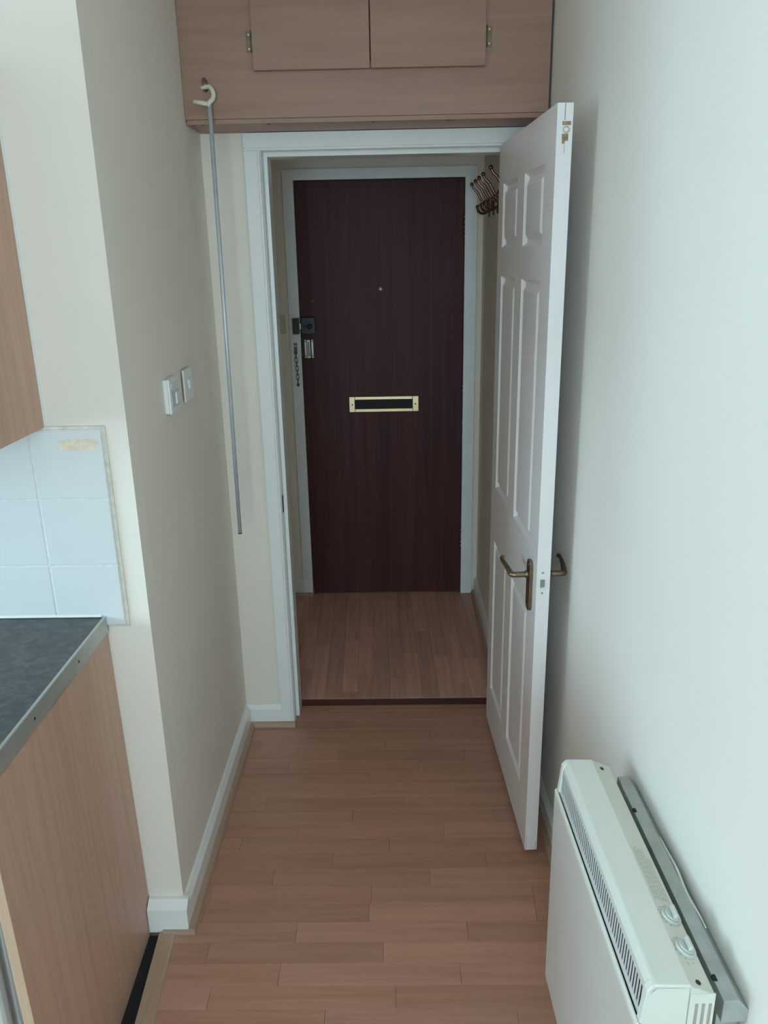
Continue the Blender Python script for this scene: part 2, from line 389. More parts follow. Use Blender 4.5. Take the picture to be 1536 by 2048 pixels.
# skirting boards and quadrant beading
SK = .0845
def skirt_prof(t, h, flip=1):
    return [(0, 0), (t*flip, 0), (t*flip, h-.016), (t*.35*flip, h), (0, h)]
bl = struct(prism('baseboard_left', [(XL+x, z) for x, z in skirt_prof(.016, SK)], 'y', YC, YB-.016, 'gloss'), 'white skirting board along the alcove wall')
struct(prism('baseboard_corner', [(YC-y, z) for y, z in skirt_prof(.034, .088)], 'x', -.664, XL+.0160, 'gloss'), 'short white skirting block round the wall corner')
struct(prism('baseboard_back', [(YB-y, z) for y, z in skirt_prof(.016, SK)], 'x', XL, -.444, 'gloss'), 'short white skirting beside the door architrave')
struct(obj('baseboard_right', [(wr(y)-d, y, z) for y in (1.40, YB) for d, z in ((0, 0), (.014, 0), (.014, SK-.012), (.005, SK+.004), (0, SK+.004))],
           [(0, 1, 2, 3, 4), (9, 8, 7, 6, 5)]+[(i, (i+1) % 5, 5+(i+1) % 5, 5+i) for i in range(5)], 'gloss'), 'white skirting behind the open door')
def quad_prof(r): return [(0, 0)] + [(r*math.cos(a), r*math.sin(a)) for a in [math.pi/2*i/5 for i in range(6)]]
QR = .017
struct(prism('trim_3', [(XL+.016+x, z) for x, z in quad_prof(QR)], 'y', 1.628, YB-.016, 'beadingy'), 'beech quadrant beading along the left skirting')
struct(prism('trim_4', [(YB-.016-x, z) for x, z in quad_prof(QR)], 'x', XL+.016, -.392, 'beading'), 'short beech beading below the left architrave')
struct(obj('trim_5', [(wr(y)-.014-x, y, z) for y in (1.40, YB-.02) for x, z in quad_prof(QR)],
           [tuple(range(7)), tuple(range(13, 6, -1))]+[(i, (i+1) % 7, 7+(i+1) % 7, 7+i) for i in range(7)], 'beadingy'), 'beech beading along the right skirting')
struct(prism('trim_6', [(YC-.033-x, z) for x, z in quad_prof(.010)], 'x', -.628, XL+.033, 'beading'), 'thin dirty beading at the foot of the corner block')
struct(obj('trim_7', [(x+.060*(1.607-y), y, z) for x in (-.6365, -.5925) for y in (.95, 1.630) for z in (-.006, .0035)], box_vf(0, 1, 0, 1, 0, 1)[1], 'stripwood', bevel=.001), 'flat beech edge strip on the floor beside the cabinet')
# hall skirting
struct(prism('baseboard_hall_end', [(YF-y, STEP+z) for y, z in skirt_prof(.014, .078)], 'x', HALLL, -.4827, 'oldgloss'), 'white skirting left of the entrance door frame')
struct(prism('baseboard_hall_right', [(HALLR-x, STEP+z) for x, z in skirt_prof(.014, .078)], 'y', YB+.12, YF, 'oldgloss'), 'white skirting under the coat hooks')
struct(prism('trim_8', [(HALLR-.014-x, STEP+z) for x, z in quad_prof(QR)], 'y', YB+.12, YF-.02, 'beadingy'), 'beech beading along the right hall skirting')
struct(prism('trim_9', [(YF-.022-x, STEP+z) for x, z in quad_prof(.013)], 'x', HALLL, -.436, 'beading'), 'beech beading below the entrance frame')

# ------------------------------------------------------------------ inner doorway: lining, stop, architrave
lin = struct(thing('trim_10', 'white door lining and architrave of the inner doorway', None, (0, YB, 0)))
AX0, AZ1 = -.4455, 2.0345
def architrave_leg(name, xo, xi):   # xo outer, xi inner edge; thin bead at the inner edge
    s = 1 if xi > xo else -1
    prof = [(xo, YB), (xo, YB-.014), (xi-s*.009, YB-.016), (xi-s*.006, YB-.0115), (xi-s*.0035, YB-.0115), (xi-s*.002, YB-.015), (xi, YB-.013), (xi, YB)]
    return prism(name, prof, 'z', .0, AZ1 if False else 1.9845, 'gloss', lin)
architrave_leg('architrave_leg', AX0, -.3975)
architrave_leg('architrave_leg', .4140, .3665)
prof = [(YB, AZ1), (YB-.014, AZ1), (YB-.016, 1.9905+.003), (YB-.0115, 1.9905), (YB-.0115, 1.988), (YB-.015, 1.9865), (YB-.013, 1.9845), (YB, 1.9845)]
prism('architrave_head', prof, 'x', AX0, .4140, 'gloss', lin)
YL1 = YSTEP
for (a, b) in ((OX0-LT, OX0), (OX1, OX1+LT)):
    box('lining_jamb', a, b, YB-.001, YL1-.004, 0.0, OZ+LT, 'gloss', lin)
box('lining_head', OX0, OX1, YB-.001, YL1-.004, OZ, OZ+LT, 'gloss', lin)
box('door_stop', OX0, OX0+.0125, YB+.0405, YL1-.004, .004, OZ-.0005, 'gloss', lin, bevel=.0012)
box('door_stop', OX1-.0125, OX1, YB+.0405, YL1-.004, .004, OZ-.0005, 'gloss', lin, bevel=.0012)
box('door_stop', OX0+.0125, OX1-.0125, YB+.0405, YL1-.004, OZ-.0165, OZ-.0005, 'gloss', lin, bevel=.0012)
tag(box('latch_keep', OX0-.0015, OX0+.0012, YB+.006, YB+.026, .835, .895, 'black', lin), 'dark latch keep in the left jamb')
# hall side architrave is hidden by the lining

# ------------------------------------------------------------------ white six-panel door, open towards the viewer
HX, HY, DW, DB, DT = .3262, 2.615, .713, .0195, 1.9865
FX, FY = .3595, 1.903
ang = math.atan2(FY-HY, FX-HX)
# local frame: X along the door from hinge to free edge, Y = towards the room's left (visible side is -thickness), Z up
fx = Vector((math.cos(ang), math.sin(ang), 0)); fn = Vector((-math.sin(ang), math.cos(ang), 0))   # fn points to the right wall
FR = Matrix((fx, fn, Vector((0, 0, 1)))).transposed().to_4x4(); FR.translation = (HX, HY, 0)
TH = .035
d1 = struct(thing('door_1', 'white six-panel moulded door standing open towards the viewer', None, (HX, HY, DB), ang))
sb = [0, .075, .297, .385, .612, DW]; zb = [DB, .179, .748, .936, 1.613, 1.696, 1.876, DT]
holes = [(1, 1), (3, 1), (1, 3), (3, 3), (1, 5), (3, 5)]
V, F = [], []
for side in (0, TH):
    k = len(V)
    for s in sb:
        for z in zb: V.append((s, side, z))
    nz = len(zb)
    for i in range(len(sb)-1):
        for j in range(nz-1):
            if (i, j) in holes: continue
            F.append((k+i*nz+j, k+(i+1)*nz+j, k+(i+1)*nz+j+1, k+i*nz+j+1))
nz = len(zb); k2 = len(sb)*nz
for j in range(nz-1):
    F.append((j, j+1, k2+j+1, k2+j)); q = (len(sb)-1)*nz; F.append((q+j, q+j+1, k2+q+j+1, k2+q+j))
for i in range(len(sb)-1):
    F.append((i*nz, (i+1)*nz, k2+(i+1)*nz, k2+i*nz)); F.append((i*nz+nz-1, (i+1)*nz+nz-1, k2+(i+1)*nz+nz-1, k2+i*nz+nz-1))
obj('door_slab', V, F, 'doorwhite', d1, frame=FR)
loops = [(0, 0), (.0025, .0035), (.0085, .0105), (.0135, .0112), (.0175, .0100), (.0300, .0016), (.0350, .0008)]
for (i, j) in holes:
    for side in (0, 1):
        s0, s1, z0, z1 = sb[i], sb[i+1], zb[j], zb[j+1]
        V, F = [], []
        for ins, dep in loops:
            y = dep if side == 0 else TH-dep
            V += [(s0+ins, y, z0+ins), (s1-ins, y, z0+ins), (s1-ins, y, z1-ins), (s0+ins, y, z1-ins)]
        for a in range(len(loops)-1):
            for b in range(4): F.append((a*4+b, a*4+(b+1) % 4, a*4+4+(b+1) % 4, a*4+4+b))
        F.append(tuple(len(V)-4+b for b in range(4)))
        obj('panel', V, F, 'doorwhite', d1, frame=FR)
# free-edge details: catch recess near the top, latch, cracks
cz_, cn = 1.932, .021
edge = DW
multi('bare_wood_patch', [(edge-.001, edge+.0003, .012, .031, 1.941, 1.950), (edge-.001, edge+.0003, .012, .026, 1.911, 1.926), (edge-.001, edge+.0003, .0125, .019, 1.905, 1.912)], 'barewood', d1, frame=FR)
multi('catch_plate', [(edge-.001, edge+.0006, .012, .030, 1.925, 1.942)], 'doorwhite', d1, frame=FR, bevel=.0003)
cyl('catch_cup', (edge-.002, cn, cz_+.001), (edge+.0012, cn, cz_+.001), .0078, 'steel', d1, frame=FR)
ball('catch_ball', (edge+.0005, cn, cz_+.001), .0055, 'doorwhite', d1, frame=FR)
multi('edge_crack', [(edge-.001, edge+.0002, .0165, .0177, 1.952, DT), (edge-.001, edge+.0002, .0180, .0187, 1.886, 1.904)], 'crack', d1, frame=FR)
multi('edge_seam', [(edge-.001, edge+.0002, .0035, .0042, DB, DB+.045), (edge-.001, edge+.0002, .0305, .0312, DB, DB+.028)], 'crack', d1, frame=FR)
tag(prism('latch_bolt', [(edge-.004, .0095), (edge+.009, .0095), (edge+.001, .0215), (edge-.004, .0215)], 'z', .853, .873, 'steel', d1, frame=FR), 'small steel latch bolt')
for zz in (.892, .835):
    cyl('latch_screw', (edge-.002, .0155, zz), (edge+.0006, .0155, zz), .003, 'steel', d1, frame=FR, n=10)
HS, HZ = .652, .864
for side in (0, 1):
    def Y(v): return -v if side == 0 else TH+v
    y0, y1 = sorted((Y(0), Y(.0095)))
    prof = [(HS-.019, .775), (HS-.012, .764), (HS+.012, .764), (HS+.019, .775), (HS+.019, .893), (HS+.012, .904), (HS-.012, .904), (HS-.019, .893)]
    plate = prism('handle_plate', prof, 'y', y0, y1, 'bronze', d1, bevel=.0007, frame=FR)
    lev = tube('lever_handle', [(HS, Y(.006), HZ), (HS, Y(.03), HZ), (HS, Y(.046), HZ), (HS-.004, Y(.0535), HZ+.0005), (HS-.018, Y(.056), HZ+.004),
                          (HS-.045, Y(.060), HZ+.009), (HS-.078, Y(.064), HZ+.012), (HS-.092, Y(.063), HZ+.013), (HS-.098, Y(.058), HZ+.013)],
         lambda t: .0078 if t < .4 else .0078-.0022*(t-.4)/.6, 'bronze', d1, n=14, frame=FR)
    cyl('lever_collar', (HS, Y(.0085), HZ), (HS, Y(.018), HZ), .0115, 'bronze', lev, r1=.0095, frame=FR)
    for zz in (.776, .892):
        cyl('plate_screw', (HS, Y(.0090), zz), (HS, Y(.0103), zz), .0032, 'oldbrass', plate, frame=FR, n=10)
for zz in (.22, 1.76):
    cyl('hinge_knuckle', (-.004, TH+.004, zz), (-.004, TH+.004, zz+.075), .005, 'oldbrass', d1, frame=FR)

# ------------------------------------------------------------------ entrance door and its frame
fr = struct(thing('trim_11', 'white mitred frame around the dark entrance door', None, (0, YF, STEP)))
FO0, FO1, FZ1 = -.4827, .3733, 2.0431; DI0, DI1, DIZ = -.4342, .3187, 1.9975
yf0 = YF-.022
def leg(pts):   # front outline in x,z extruded in y
    return prism('frame_piece', pts, 'y', yf0, YF+.03, 'oldgloss', fr, bevel=.0018)
leg([(FO0, STEP), (DI0, STEP), (DI0, DIZ), (FO0, FZ1)])
leg([(DI1, STEP), (FO1, STEP), (FO1, FZ1), (DI1, DIZ)])
leg([(FO0, FZ1), (DI0, DIZ), (DI1, DIZ), (FO1, FZ1)])
kp = tag(box('lock_keep', -.4655, -.4365, yf0-.026, yf0, 1.342, 1.413, 'lock', fr, bevel=.002), 'dark green-grey keep of the rim lock')
multi('paint_chip', [(DI1-.0008, DI1+.0014, yf0-.0004, yf0+.01, a, b) for a, b in ((1.395, 1.42), (.905, .925), (.80, .86), (.33, .345), (.305, .318), (.285, .292))], 'plastic', fr)
d2 = struct(thing('door_2', 'dark mahogany entrance door with brass letterbox', None, ((DI0+DI1)/2, YF, STEP)))
box('door_slab', DI0+.003, DI1-.003, YF-.004, YF+.04, STEP+.004, DIZ-.003, 'mahogany', d2, bevel=.0015)
yd = YF-.004
# letterbox
LX0, LX1, LZ0, LZ1 = -.2195, .1103, .9700, 1.0430
ib = (-.1925, .0818, .9845, 1.0285)
lb = tag(multi('letterbox_plate', [(LX0, ib[0], yd-.006, yd, LZ0, LZ1), (ib[1], LX1, yd-.006, yd, LZ0, LZ1), (ib[0], ib[1], yd-.006, yd, ib[3], LZ1), (ib[0], ib[1], yd-.006, yd, LZ0, ib[2])], 'brass', d2, bevel=.0015), 'brass letterbox plate')
box('slot_brush', ib[0], ib[1], yd-.002, yd+.001, ib[2], ib[3], 'black', lb)
for xx in ((LX0+ib[0])/2+.001, (LX1+ib[1])/2-.001):
    cyl('plate_screw', (xx, yd-.0055, 1.0055), (xx, yd-.0072, 1.0055), .0042, 'oldbrass', lb, n=12)
# spyhole and small eye
sp = cyl('spyhole', (-.0605, yd+.001, 1.5336), (-.0605, yd-.004, 1.5336), .0088, 'oldbrass', d2)
cyl('spyhole_lens', (-.0605, yd-.003, 1.5336), (-.0605, yd-.0055, 1.5336), .0042, 'plastic', sp, r1=.003)
cyl('small_stud', (-.371, yd+.001, 1.486), (-.371, yd-.008, 1.486), .0065, 'lock', d2)
# rim lock
lk = tag(box('rim_lock', -.4285, -.3625, yd-.030, yd, 1.341, 1.4155, 'lock', d2, bevel=.0025), 'dark green-grey rim lock case')
cyl('lock_knob', (-.3885, yd-.028, 1.3745), (-.3885, yd-.050, 1.3745), .0125, 'black', lk, r1=.0115, bevel=.001)
cyl('lock_button', (-.4125, yd-.028, 1.3745), (-.4125, yd-.034, 1.3745), .006, 'black', lk)
tag(box('latch_bolt', -.4360, -.4280, yd-.026, yd-.008, 1.362, 1.390, 'brass', lk, bevel=.001), 'brass latch bolt')
# chain slide on the door
sl = tag(thing('chain_slide', None, None, (-.398, yd, 1.2285)), 'worn steel chain slide with a slot')
setpar(sl, d2)
for a, b, t in ((-.4195, -.4085, .006), (-.4065, -.3915, .011), (-.3880, -.3770, .006)):
    box('slide_rail', a, b, yd-t, yd, 1.2290, 1.3140, 'steel', sl, bevel=.0015)
box('slide_slot', -.4010, -.3970, yd-.0116, yd-.0105, 1.238, 1.303, 'black', sl)
for xx in (-.414, -.3825):
    for zz in (1.239, 1.305):
        cyl('slide_screw', (xx, yd-.0055, zz), (xx, yd-.0072, zz), .003, 'screw', sl, n=10)
for zz in (1.745, .995, .275):
    hg = tag(thing('hinge', None, None, (DI1, yd, zz)), 'dark hinge knuckles at the door edge'); setpar(hg, d2)
    for q in range(5):
        cyl('knuckle', (DI1-.002, yd-.006, zz+q*.0205), (DI1-.002, yd-.006, zz+q*.0205+.0195), .0058, 'darksteel', hg, n=12)
# security chain hanging on the frame
ch = thing('security_chain', 'dark steel security chain hanging from the white entrance frame', 'door chain', (-.458, yf0, 1.105))
box('chain_plate', -.4665, -.4515, yf0-.004, yf0, 1.250, 1.300, 'darksteel', ch, bevel=.001)
box('plate_band', -.4668, -.4512, yf0-.0085, yf0-.003, 1.285, 1.2895, 'plastic', ch, bevel=.0008)
zc = 1.262; n_l = 8
for i in range(n_l):
    cz0 = zc - i*.0195; cx0 = -.459 + i*.0006
    pts = []
    for a in range(20):
        t = 2*math.pi*a/20; rx, rz = .0065*math.cos(t), .0090*math.sin(t) + (.004 if math.sin(t) > 0 else -.004)
        pts.append((cx0+rx, yf0-.010, cz0+rz) if i % 2 == 0 else (cx0, yf0-.010+rx, cz0+rz))
    v, f = tube_vf([Vector(p) for p in pts], .0016, 8, True)
    obj('chain_link', v, f, 'darksteel', ch, smooth=True)
ball('chain_end_stud', (-.4545, yf0-.010, 1.108), .0062, 'darksteel', ch, scale=(1, 1, 1.4))

# hall switch plate
sw = thing('switch_plate', 'flat cream plate on the hall wall left of the entrance door', 'switch', (-.528, YF, 1.34))
box('plate', -.572, -.503, YF-.007, YF, 1.342, 1.428, 'creamplastic', sw, bevel=.002)
cyl('screw_hole', (-.5365, YF-.0065, 1.383), (-.5365, YF-.0078, 1.383), .003, 'black', sw, n=10)

# ------------------------------------------------------------------ coat hooks in the hall
def coat_hook(y, label):
    t = thing('coat_hook', label, 'coat hook', (HALLR, y, 1.83), 0, 'copper coat hooks on the hall wall')
    X = HALLR
    prism('back_plate', [(y-.013, 1.835), (y-.006, 1.822), (y+.006, 1.822), (y+.013, 1.835), (y+.012, 1.895), (y, 1.906), (y-.012, 1.895)], 'x', X-.005, X, 'copper', t, bevel=.001)
    a = tube('upper_arm', [(X-.004, y, 1.868), (X-.020, y, 1.872), (X-.036, y, 1.890), (X-.052, y, 1.918), (X-.066, y, 1.932), (X-.075, y, 1.946)], lambda s: .0058-.0016*s, 'copper', t, n=12)
    ball('ball_tip', (X-.075, y, 1.949), .0078, 'copper', a)
    for s in (-1, 1):
        b = tube('lower_arm', [(X-.004, y, 1.848), (X-.016, y+s*.006, 1.838), (X-.032, y+s*.014, 1.836), (X-.046, y+s*.020, 1.846), (X-.050, y+s*.022, 1.861)], lambda q: .0048-.0012*q, 'copper', t, n=10)
        ball('ball_tip', (X-.050, y+s*.022, 1.864), .0062, 'copper', b)
ys = (3.502, 3.350, 3.215, 3.070, 2.835)
names = ('copper double coat hook furthest along, nearest the entrance door', 'second copper coat hook from the entrance door', 'middle copper coat hook of the five in the hall',
         'fourth copper coat hook from the entrance door', 'copper coat hook nearest the open white door, mostly hidden by it')
for y, nm in zip(ys, names): coat_hook(y, nm)

# ------------------------------------------------------------------ overhead cupboard
cup = thing('overhead_cupboard', 'beech laminate cupboard built in above the inner doorway', 'cupboard', (-.07, YCUP, 2.036))
CX0, CX1 = XL+.001, .4346
ops = (-.358, .242, 2.185, 2.50)
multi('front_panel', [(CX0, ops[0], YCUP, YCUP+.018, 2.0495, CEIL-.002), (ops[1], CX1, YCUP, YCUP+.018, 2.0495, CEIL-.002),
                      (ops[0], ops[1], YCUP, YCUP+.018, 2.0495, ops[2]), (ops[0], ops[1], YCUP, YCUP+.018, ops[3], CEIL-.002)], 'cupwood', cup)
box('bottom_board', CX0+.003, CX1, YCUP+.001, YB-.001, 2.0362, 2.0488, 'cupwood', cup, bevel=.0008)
for a, b, sgn, hxk in ((-.3735, -.0565, -1, -.0985), (-.0535, .2570, 1, -.0150)):
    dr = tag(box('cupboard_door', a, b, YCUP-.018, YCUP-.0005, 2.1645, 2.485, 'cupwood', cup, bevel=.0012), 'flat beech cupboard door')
    kb = cyl('knob', (hxk, YCUP-.018, 2.343), (hxk, YCUP-.042, 2.343), .011, 'bronze', dr, r1=.015, bevel=.002)
    hx = a if sgn < 0 else b
    for zz in (2.211, 2.425):
        x0, x1 = sorted((hx+sgn*.0185, hx+sgn*.001))
        h = tag(box('hinge_leaf', x0, x1, YCUP-.0015, YCUP, zz, zz+.052, 'oldbrass', cup), 'tarnished brass hinge')
        cyl('knuckle', (hx+sgn*.003, YCUP-.004, zz), (hx+sgn*.003, YCUP-.004, zz+.052), .003, 'oldbrass', h, n=10)
        for zz2 in (zz+.009, zz+.043):
            cyl('hinge_screw', (hx+sgn*.0105, YCUP-.001, zz2), (hx+sgn*.0105, YCUP-.0022, zz2), .0024, 'brass', h, n=10)
for xx in (-.555, -.530, -.345, -.050, .162):
    cyl('underside_screw', (xx, YCUP+.013, 2.0355), (xx, YCUP+.013, 2.038), .0048, 'screw', cup, n=12)
eye = tag(tube('screw_eye', [(-.5105+.004*math.cos(t), YCUP-.0105+.0098*math.cos(t), 2.1335+.0160*math.sin(t)) for t in [math.pi*2*i/18 for i in range(19)]], .0024, 'bronze', cup, n=8, sub=0), 'small screw eye holding the pole')
cyl('eye_shank', (-.5105, YCUP-.001, 2.146), (-.5105, YCUP-.012, 2.146), .0022, 'bronze', eye, n=8)

# ------------------------------------------------------------------ loft pole hanging from the screw eye
ple = thing('hook_pole', 'long grey metal pole with a cream forked hook hanging beside the door', 'pole', (-.508, 2.404, .835))
yp = 2.410
cyl('pole_shaft', (-.5075, yp, .835), (-.4990, yp, 2.086), .0062, 'polemetal', ple, n=16)
cyl('end_cap', (-.5075, yp, .833), (-.5075, yp, .8365), .0064, 'black', ple, n=16)
tube('hook', [(-.5000, yp, 2.078), (-.4985, yp, 2.087), (-.4890, yp, 2.096), (-.4858, yp, 2.107), (-.4885, yp, 2.118), (-.4955, yp+.003, 2.1265), (-.5040, yp+.007, 2.1275), (-.5190, yp+.010, 2.1255)],
     lambda t: .0068-.0014*t, 'hookpaint', ple, n=12)
cyl('pusher_prong', (-.4995, yp, 2.083), (-.5420, yp-.004, 2.0905), .0066, 'hookpaint', ple, r1=.0058, n=14)

# ------------------------------------------------------------------ switches on the alcove wall
def wallplate(name, label, y0, th, kind):
    t = thing(name, label, 'switch', (XL, y0+.043, 1.309))
    z0 = 1.3095
    if th > .012: box('back_box', XL, XL+th-.006, y0+.001, y0+.085, z0+.001, z0+.086, 'plastic', t, bevel=.002)
    box('plate', XL+max(0, th-.006), XL+th, y0, y0+.086, z0, z0+.087, 'plastic', t, bevel=.002)
    if kind == 'spur':
        multi('ridge', [(XL+th-.001, XL+th+.002, y0+.012, y0+.074, z0+.062+q*.007, z0+.0655+q*.007) for q in range(2)], 'plastic', t)
        box('rocker', XL+th-.001, XL+th+.004, y0+.045, y0+.066, z0+.020, z0+.050, 'plastic', t, bevel=.001)
        box('rocker_surround', XL+th-.001, XL+th+.0008, y0+.012, y0+.078, z0+.014, z0+.055, 'knob', t)
    else:
        box('rocker', XL+th-.001, XL+th+.005, y0+.036, y0+.050, z0+.032, z0+.058, 'plastic', t, bevel=.001)
        box('rocker_surround', XL+th-.001, XL+th+.0006, y0+.032, y0+.054, z0+.028, z0+.062, 'plastic', t)
    for yy in (y0+.014, y0+.072):
        cyl('plate_screw', (XL+th-.001, yy, z0+.0435), (XL+th+.0008, yy, z0+.0435), .003, 'plastic', t, n=10)
wallplate('switch_box', 'thick white surface box with ridged switch, nearer on the alcove wall', 1.957, .017, 'spur')
wallplate('light_switch', 'slim white light switch further along the alcove wall', 2.127, .0105, 'light')

# ------------------------------------------------------------------ tiles on the narrow wall
TX, TP = -.6310, .1558
zs = [1.3375, 1.1825, 1.0265, .8785]
yt = YC
bed = tag(box('tile_bed', -1.750, -.6225, YC-.0050, YC, .8725, 1.3445, 'grout', wall_tile, bevel=.002), 'dirty beige adhesive edge round the tiles')
box('grout', -1.748, TX, YC-.0082, YC-.004, zs[3], zs[0], 'whitegrout', wall_tile)
first = None
for c in range(7):
    for rr in range(3):
        x1 = TX - c*TP - (.0013 if c else 0); x0 = TX - (c+1)*TP + .0013
        z1 = zs[rr]-.0013; z0 = zs[rr+1]+(.0013 if rr < 2 else 0)
        t = box('tile', x0, x1, YC-.0095, YC-.004, z0, z1, 'tile', wall_tile, bevel=.0026, seg=3)
        if c == 0 and rr == 0: first = t
V = [(-.7265, YC-.0098, 1.3125), (-.705, YC-.0098, 1.3165), (-.660, YC-.0098, 1.3185), (-.6405, YC-.0098, 1.3150), (-.6370, YC-.0098, 1.305), (-.6400, YC-.0098, 1.2945), (-.675, YC-.0098, 1.2935), (-.7225, YC-.0098, 1.2905), (-.7210, YC-.0098, 1.3010)]
V2 = [(x, y+.0015, z) for x, y, z in V]
obj('adhesive_residue', V+V2, [tuple(range(9)), tuple(range(17, 8, -1))]+[(i, (i+1) % 9, 9+(i+1) % 9, 9+i) for i in range(9)], 'residue', first)
struct(prism('trim_12', [(YC-.0135, .9008), (YC-.0097, .9008), (YC-.0097, .9050)], 'x', -1.75, -.684, 'gloss'), 'white sealant line between tiles and worktop')

# ------------------------------------------------------------------ kitchen units on the left
WX, RX, YFR = -.6735, -1.905, 1.0400        # worktop end, far end of the run, worktop front
wt = thing('worktop', 'mottled dark slate laminate worktop with metal end strip', 'worktop', (-1.29, 1.35, .862))
box('worktop_slab', RX, WX-.002, YFR, YC-.0105, .865, .8985, 'worktop', wt, bevel=.001)
st = tag(box('end_strip', WX-.002, WX+.0005, YFR, YC-.0100, .8600, .9000, 'alu', wt, bevel=.0006), 'dull aluminium end strip')
box('strip_lip', WX-.0065, WX-.0005, YFR, YC-.0100, .8985, .9006, 'alu', wt, bevel=.0006)
for yy in (1.480, 1.265, 1.06):
    cyl('strip_screw', (WX, yy, .8795), (WX+.0012, yy, .8795), .0032, 'screw', st, n=12)
bc = thing('base_end_panel', 'beech laminate end panel closing the kitchen units below the worktop', 'panel', (-.687, 1.36, -.008))
def leaning(name, ya, yb, mat):
    def xo(y, z): return -.6785 + .016*(YC-y)/.61 + .013*(1-(z+.008)/.868)
    V = [(xo(y, z)-d, y, z) for d in (.0185, 0) for y in (ya, yb) for z in (-.008, .8595)]
    return obj(name, V, box_vf(0, 1, 0, 1, 0, 1)[1], mat, bc)
leaning('panel_board', 1.0515, YC-.0025, 'unitwood')
tag(leaning('front_lipping', 1.0490, 1.0513, 'edgewood'), 'paler beech front edge')
struct(box('trim_13', -.664, -.6075, .95, YC-.036, -.0095, -.0088, 'darkfill'), 'black gap between cabinet and floor strip')
ap = thing('washing_machine', 'white appliance with rounded front under the worktop', 'appliance', (-1.0, 1.33, -.012))
box('body', -1.300, -.7050, 1.090, YC-.02, .010, .850, 'appliance', ap, bevel=.006)
box('front_panel', -1.300, -.7050, 1.030, 1.088, .060, .848, 'appliance', ap, bevel=.022, seg=4)
cyl('porthole_ring', (-1.0, 1.030, .42), (-1.0, 1.010, .42), .17, 'plastic', ap, r1=.16, n=32)
cyl('porthole_glass', (-1.0, 1.012, .42), (-1.0, 1.004, .42), .13, 'black', ap, r1=.11, n=32)
for xx in (-1.27, -.76):
    cyl('foot', (xx, 1.13, -.012), (xx, 1.13, .012), .018, 'black', ap, n=14)
b2 = thing('base_cabinet', 'beech laminate base cabinet at the far end of the worktop', 'cabinet', (-1.6, 1.35, -.012))
box('carcass', RX, -1.305, 1.075, YC-.012, .10, .8595, 'unitwood', b2)
box('plinth', RX, -1.305, 1.12, 1.138, -.012, .10, 'darkfill', b2)
for a, b in ((RX, -1.607), (-1.603, -1.307)):
    dr = box('cabinet_door', a, b, 1.055, 1.0735, .105, .857, 'unitwood', b2, bevel=.001)
    cyl('knob', ((-1.63 if a < -1.7 else -1.58), 1.055, .78), ((-1.63 if a < -1.7 else -1.58), 1.035, .78), .010, 'alu', dr, r1=.013, n=16)
# wall cabinet
wc = thing('wall_cabinet', 'beech laminate wall cabinet above the tiles', 'cabinet', (-1.25, 1.5, 1.3419))
box('carcass', -1.745, -.7705, 1.385, YC-.0022, 1.3440, 2.06, 'unitwood', wc)
box('end_panel', -.7700, -.7524, 1.383, YC-.0035, 1.3425, 2.06, 'unitwood', wc, bevel=.0006)
for a, b in ((-1.745, -1.262), (-1.258, -.7530)):
    dr = box('cabinet_door', a, b, 1.3645, 1.3825, 1.3425, 2.058, 'unitwood', wc, bevel=.001)
    xk = b-.04 if a < -1.5 else a+.04
    cyl('knob', (xk, 1.3645, 1.40), (xk, 1.345, 1.40), .010, 'alu', dr, r1=.013, n=16)
box('sealant', -.7535, -.7490, YC-.0034, YC-.0002, 1.345, 2.058, 'plastic', wc)

# ------------------------------------------------------------------ panel heater on the right wall
y0h = .845; hang = math.pi/2 + math.atan(.027)
ht = thing('panel_heater', 'cream electric panel heater with slotted grille on the right wall', 'heater', (wr(y0h), y0h, .15), hang)
HF = Matrix.Rotation(hang, 4, 'Z'); HF.translation = (wr(y0h), y0h, 0)      # local: t along wall away from viewer, d out of the wall, z
L = .517
def hbox(n, t0, t1, d0_, d1_, z0, z1, m, par=ht, bv=0, seg=2): return box(n, t0, t1, d0_, d1_, z0, z1, m, par, bv, seg, frame=HF)
def hprism(n, prof, t0, t1, m, par=ht, bv=0, seg=2): return prism(n, prof, 'x', t0, t1, m, par, bv, seg, frame=HF)
# front panel with rolled top lip
hprism('front_panel', [(.1530, .155), (.1570, .158), (.1590, .6340), (.1535, .6340)], 0, L, 'heaterpanel', bv=.0008, seg=2)
hprism('panel_lip', [(.1535, .6342), (.1592, .6342), (.1596, .6400), (.1588, .6450), (.1570, .6478), (.1548, .6478), (.1536, .6450)], 0, L, 'heater', bv=.0008)
# top cover: curved hood over the grille, open in front for the slots
hood = [(.1480, .7000), (.1410, .7150), (.1360, .7165), (.0870, .7140), (.0870, .7060), (.1330, .7080), (.1400, .7000)]
hprism('top_cover', hood, .0, L, 'heater', bv=.0028, seg=3)
for a, b in ((0, .013), (L-.013, L)):       # cheeks closing the hood at both ends, down over the grille ends
    hprism('end_cheek', [(.1545, .6470), (.1485, .7060), (.1410, .7150), (.0885, .7130), (.0885, .1600), (.1520, .1600), (.1520, .6470)], a, b, 'heater', bv=.0030, seg=3)
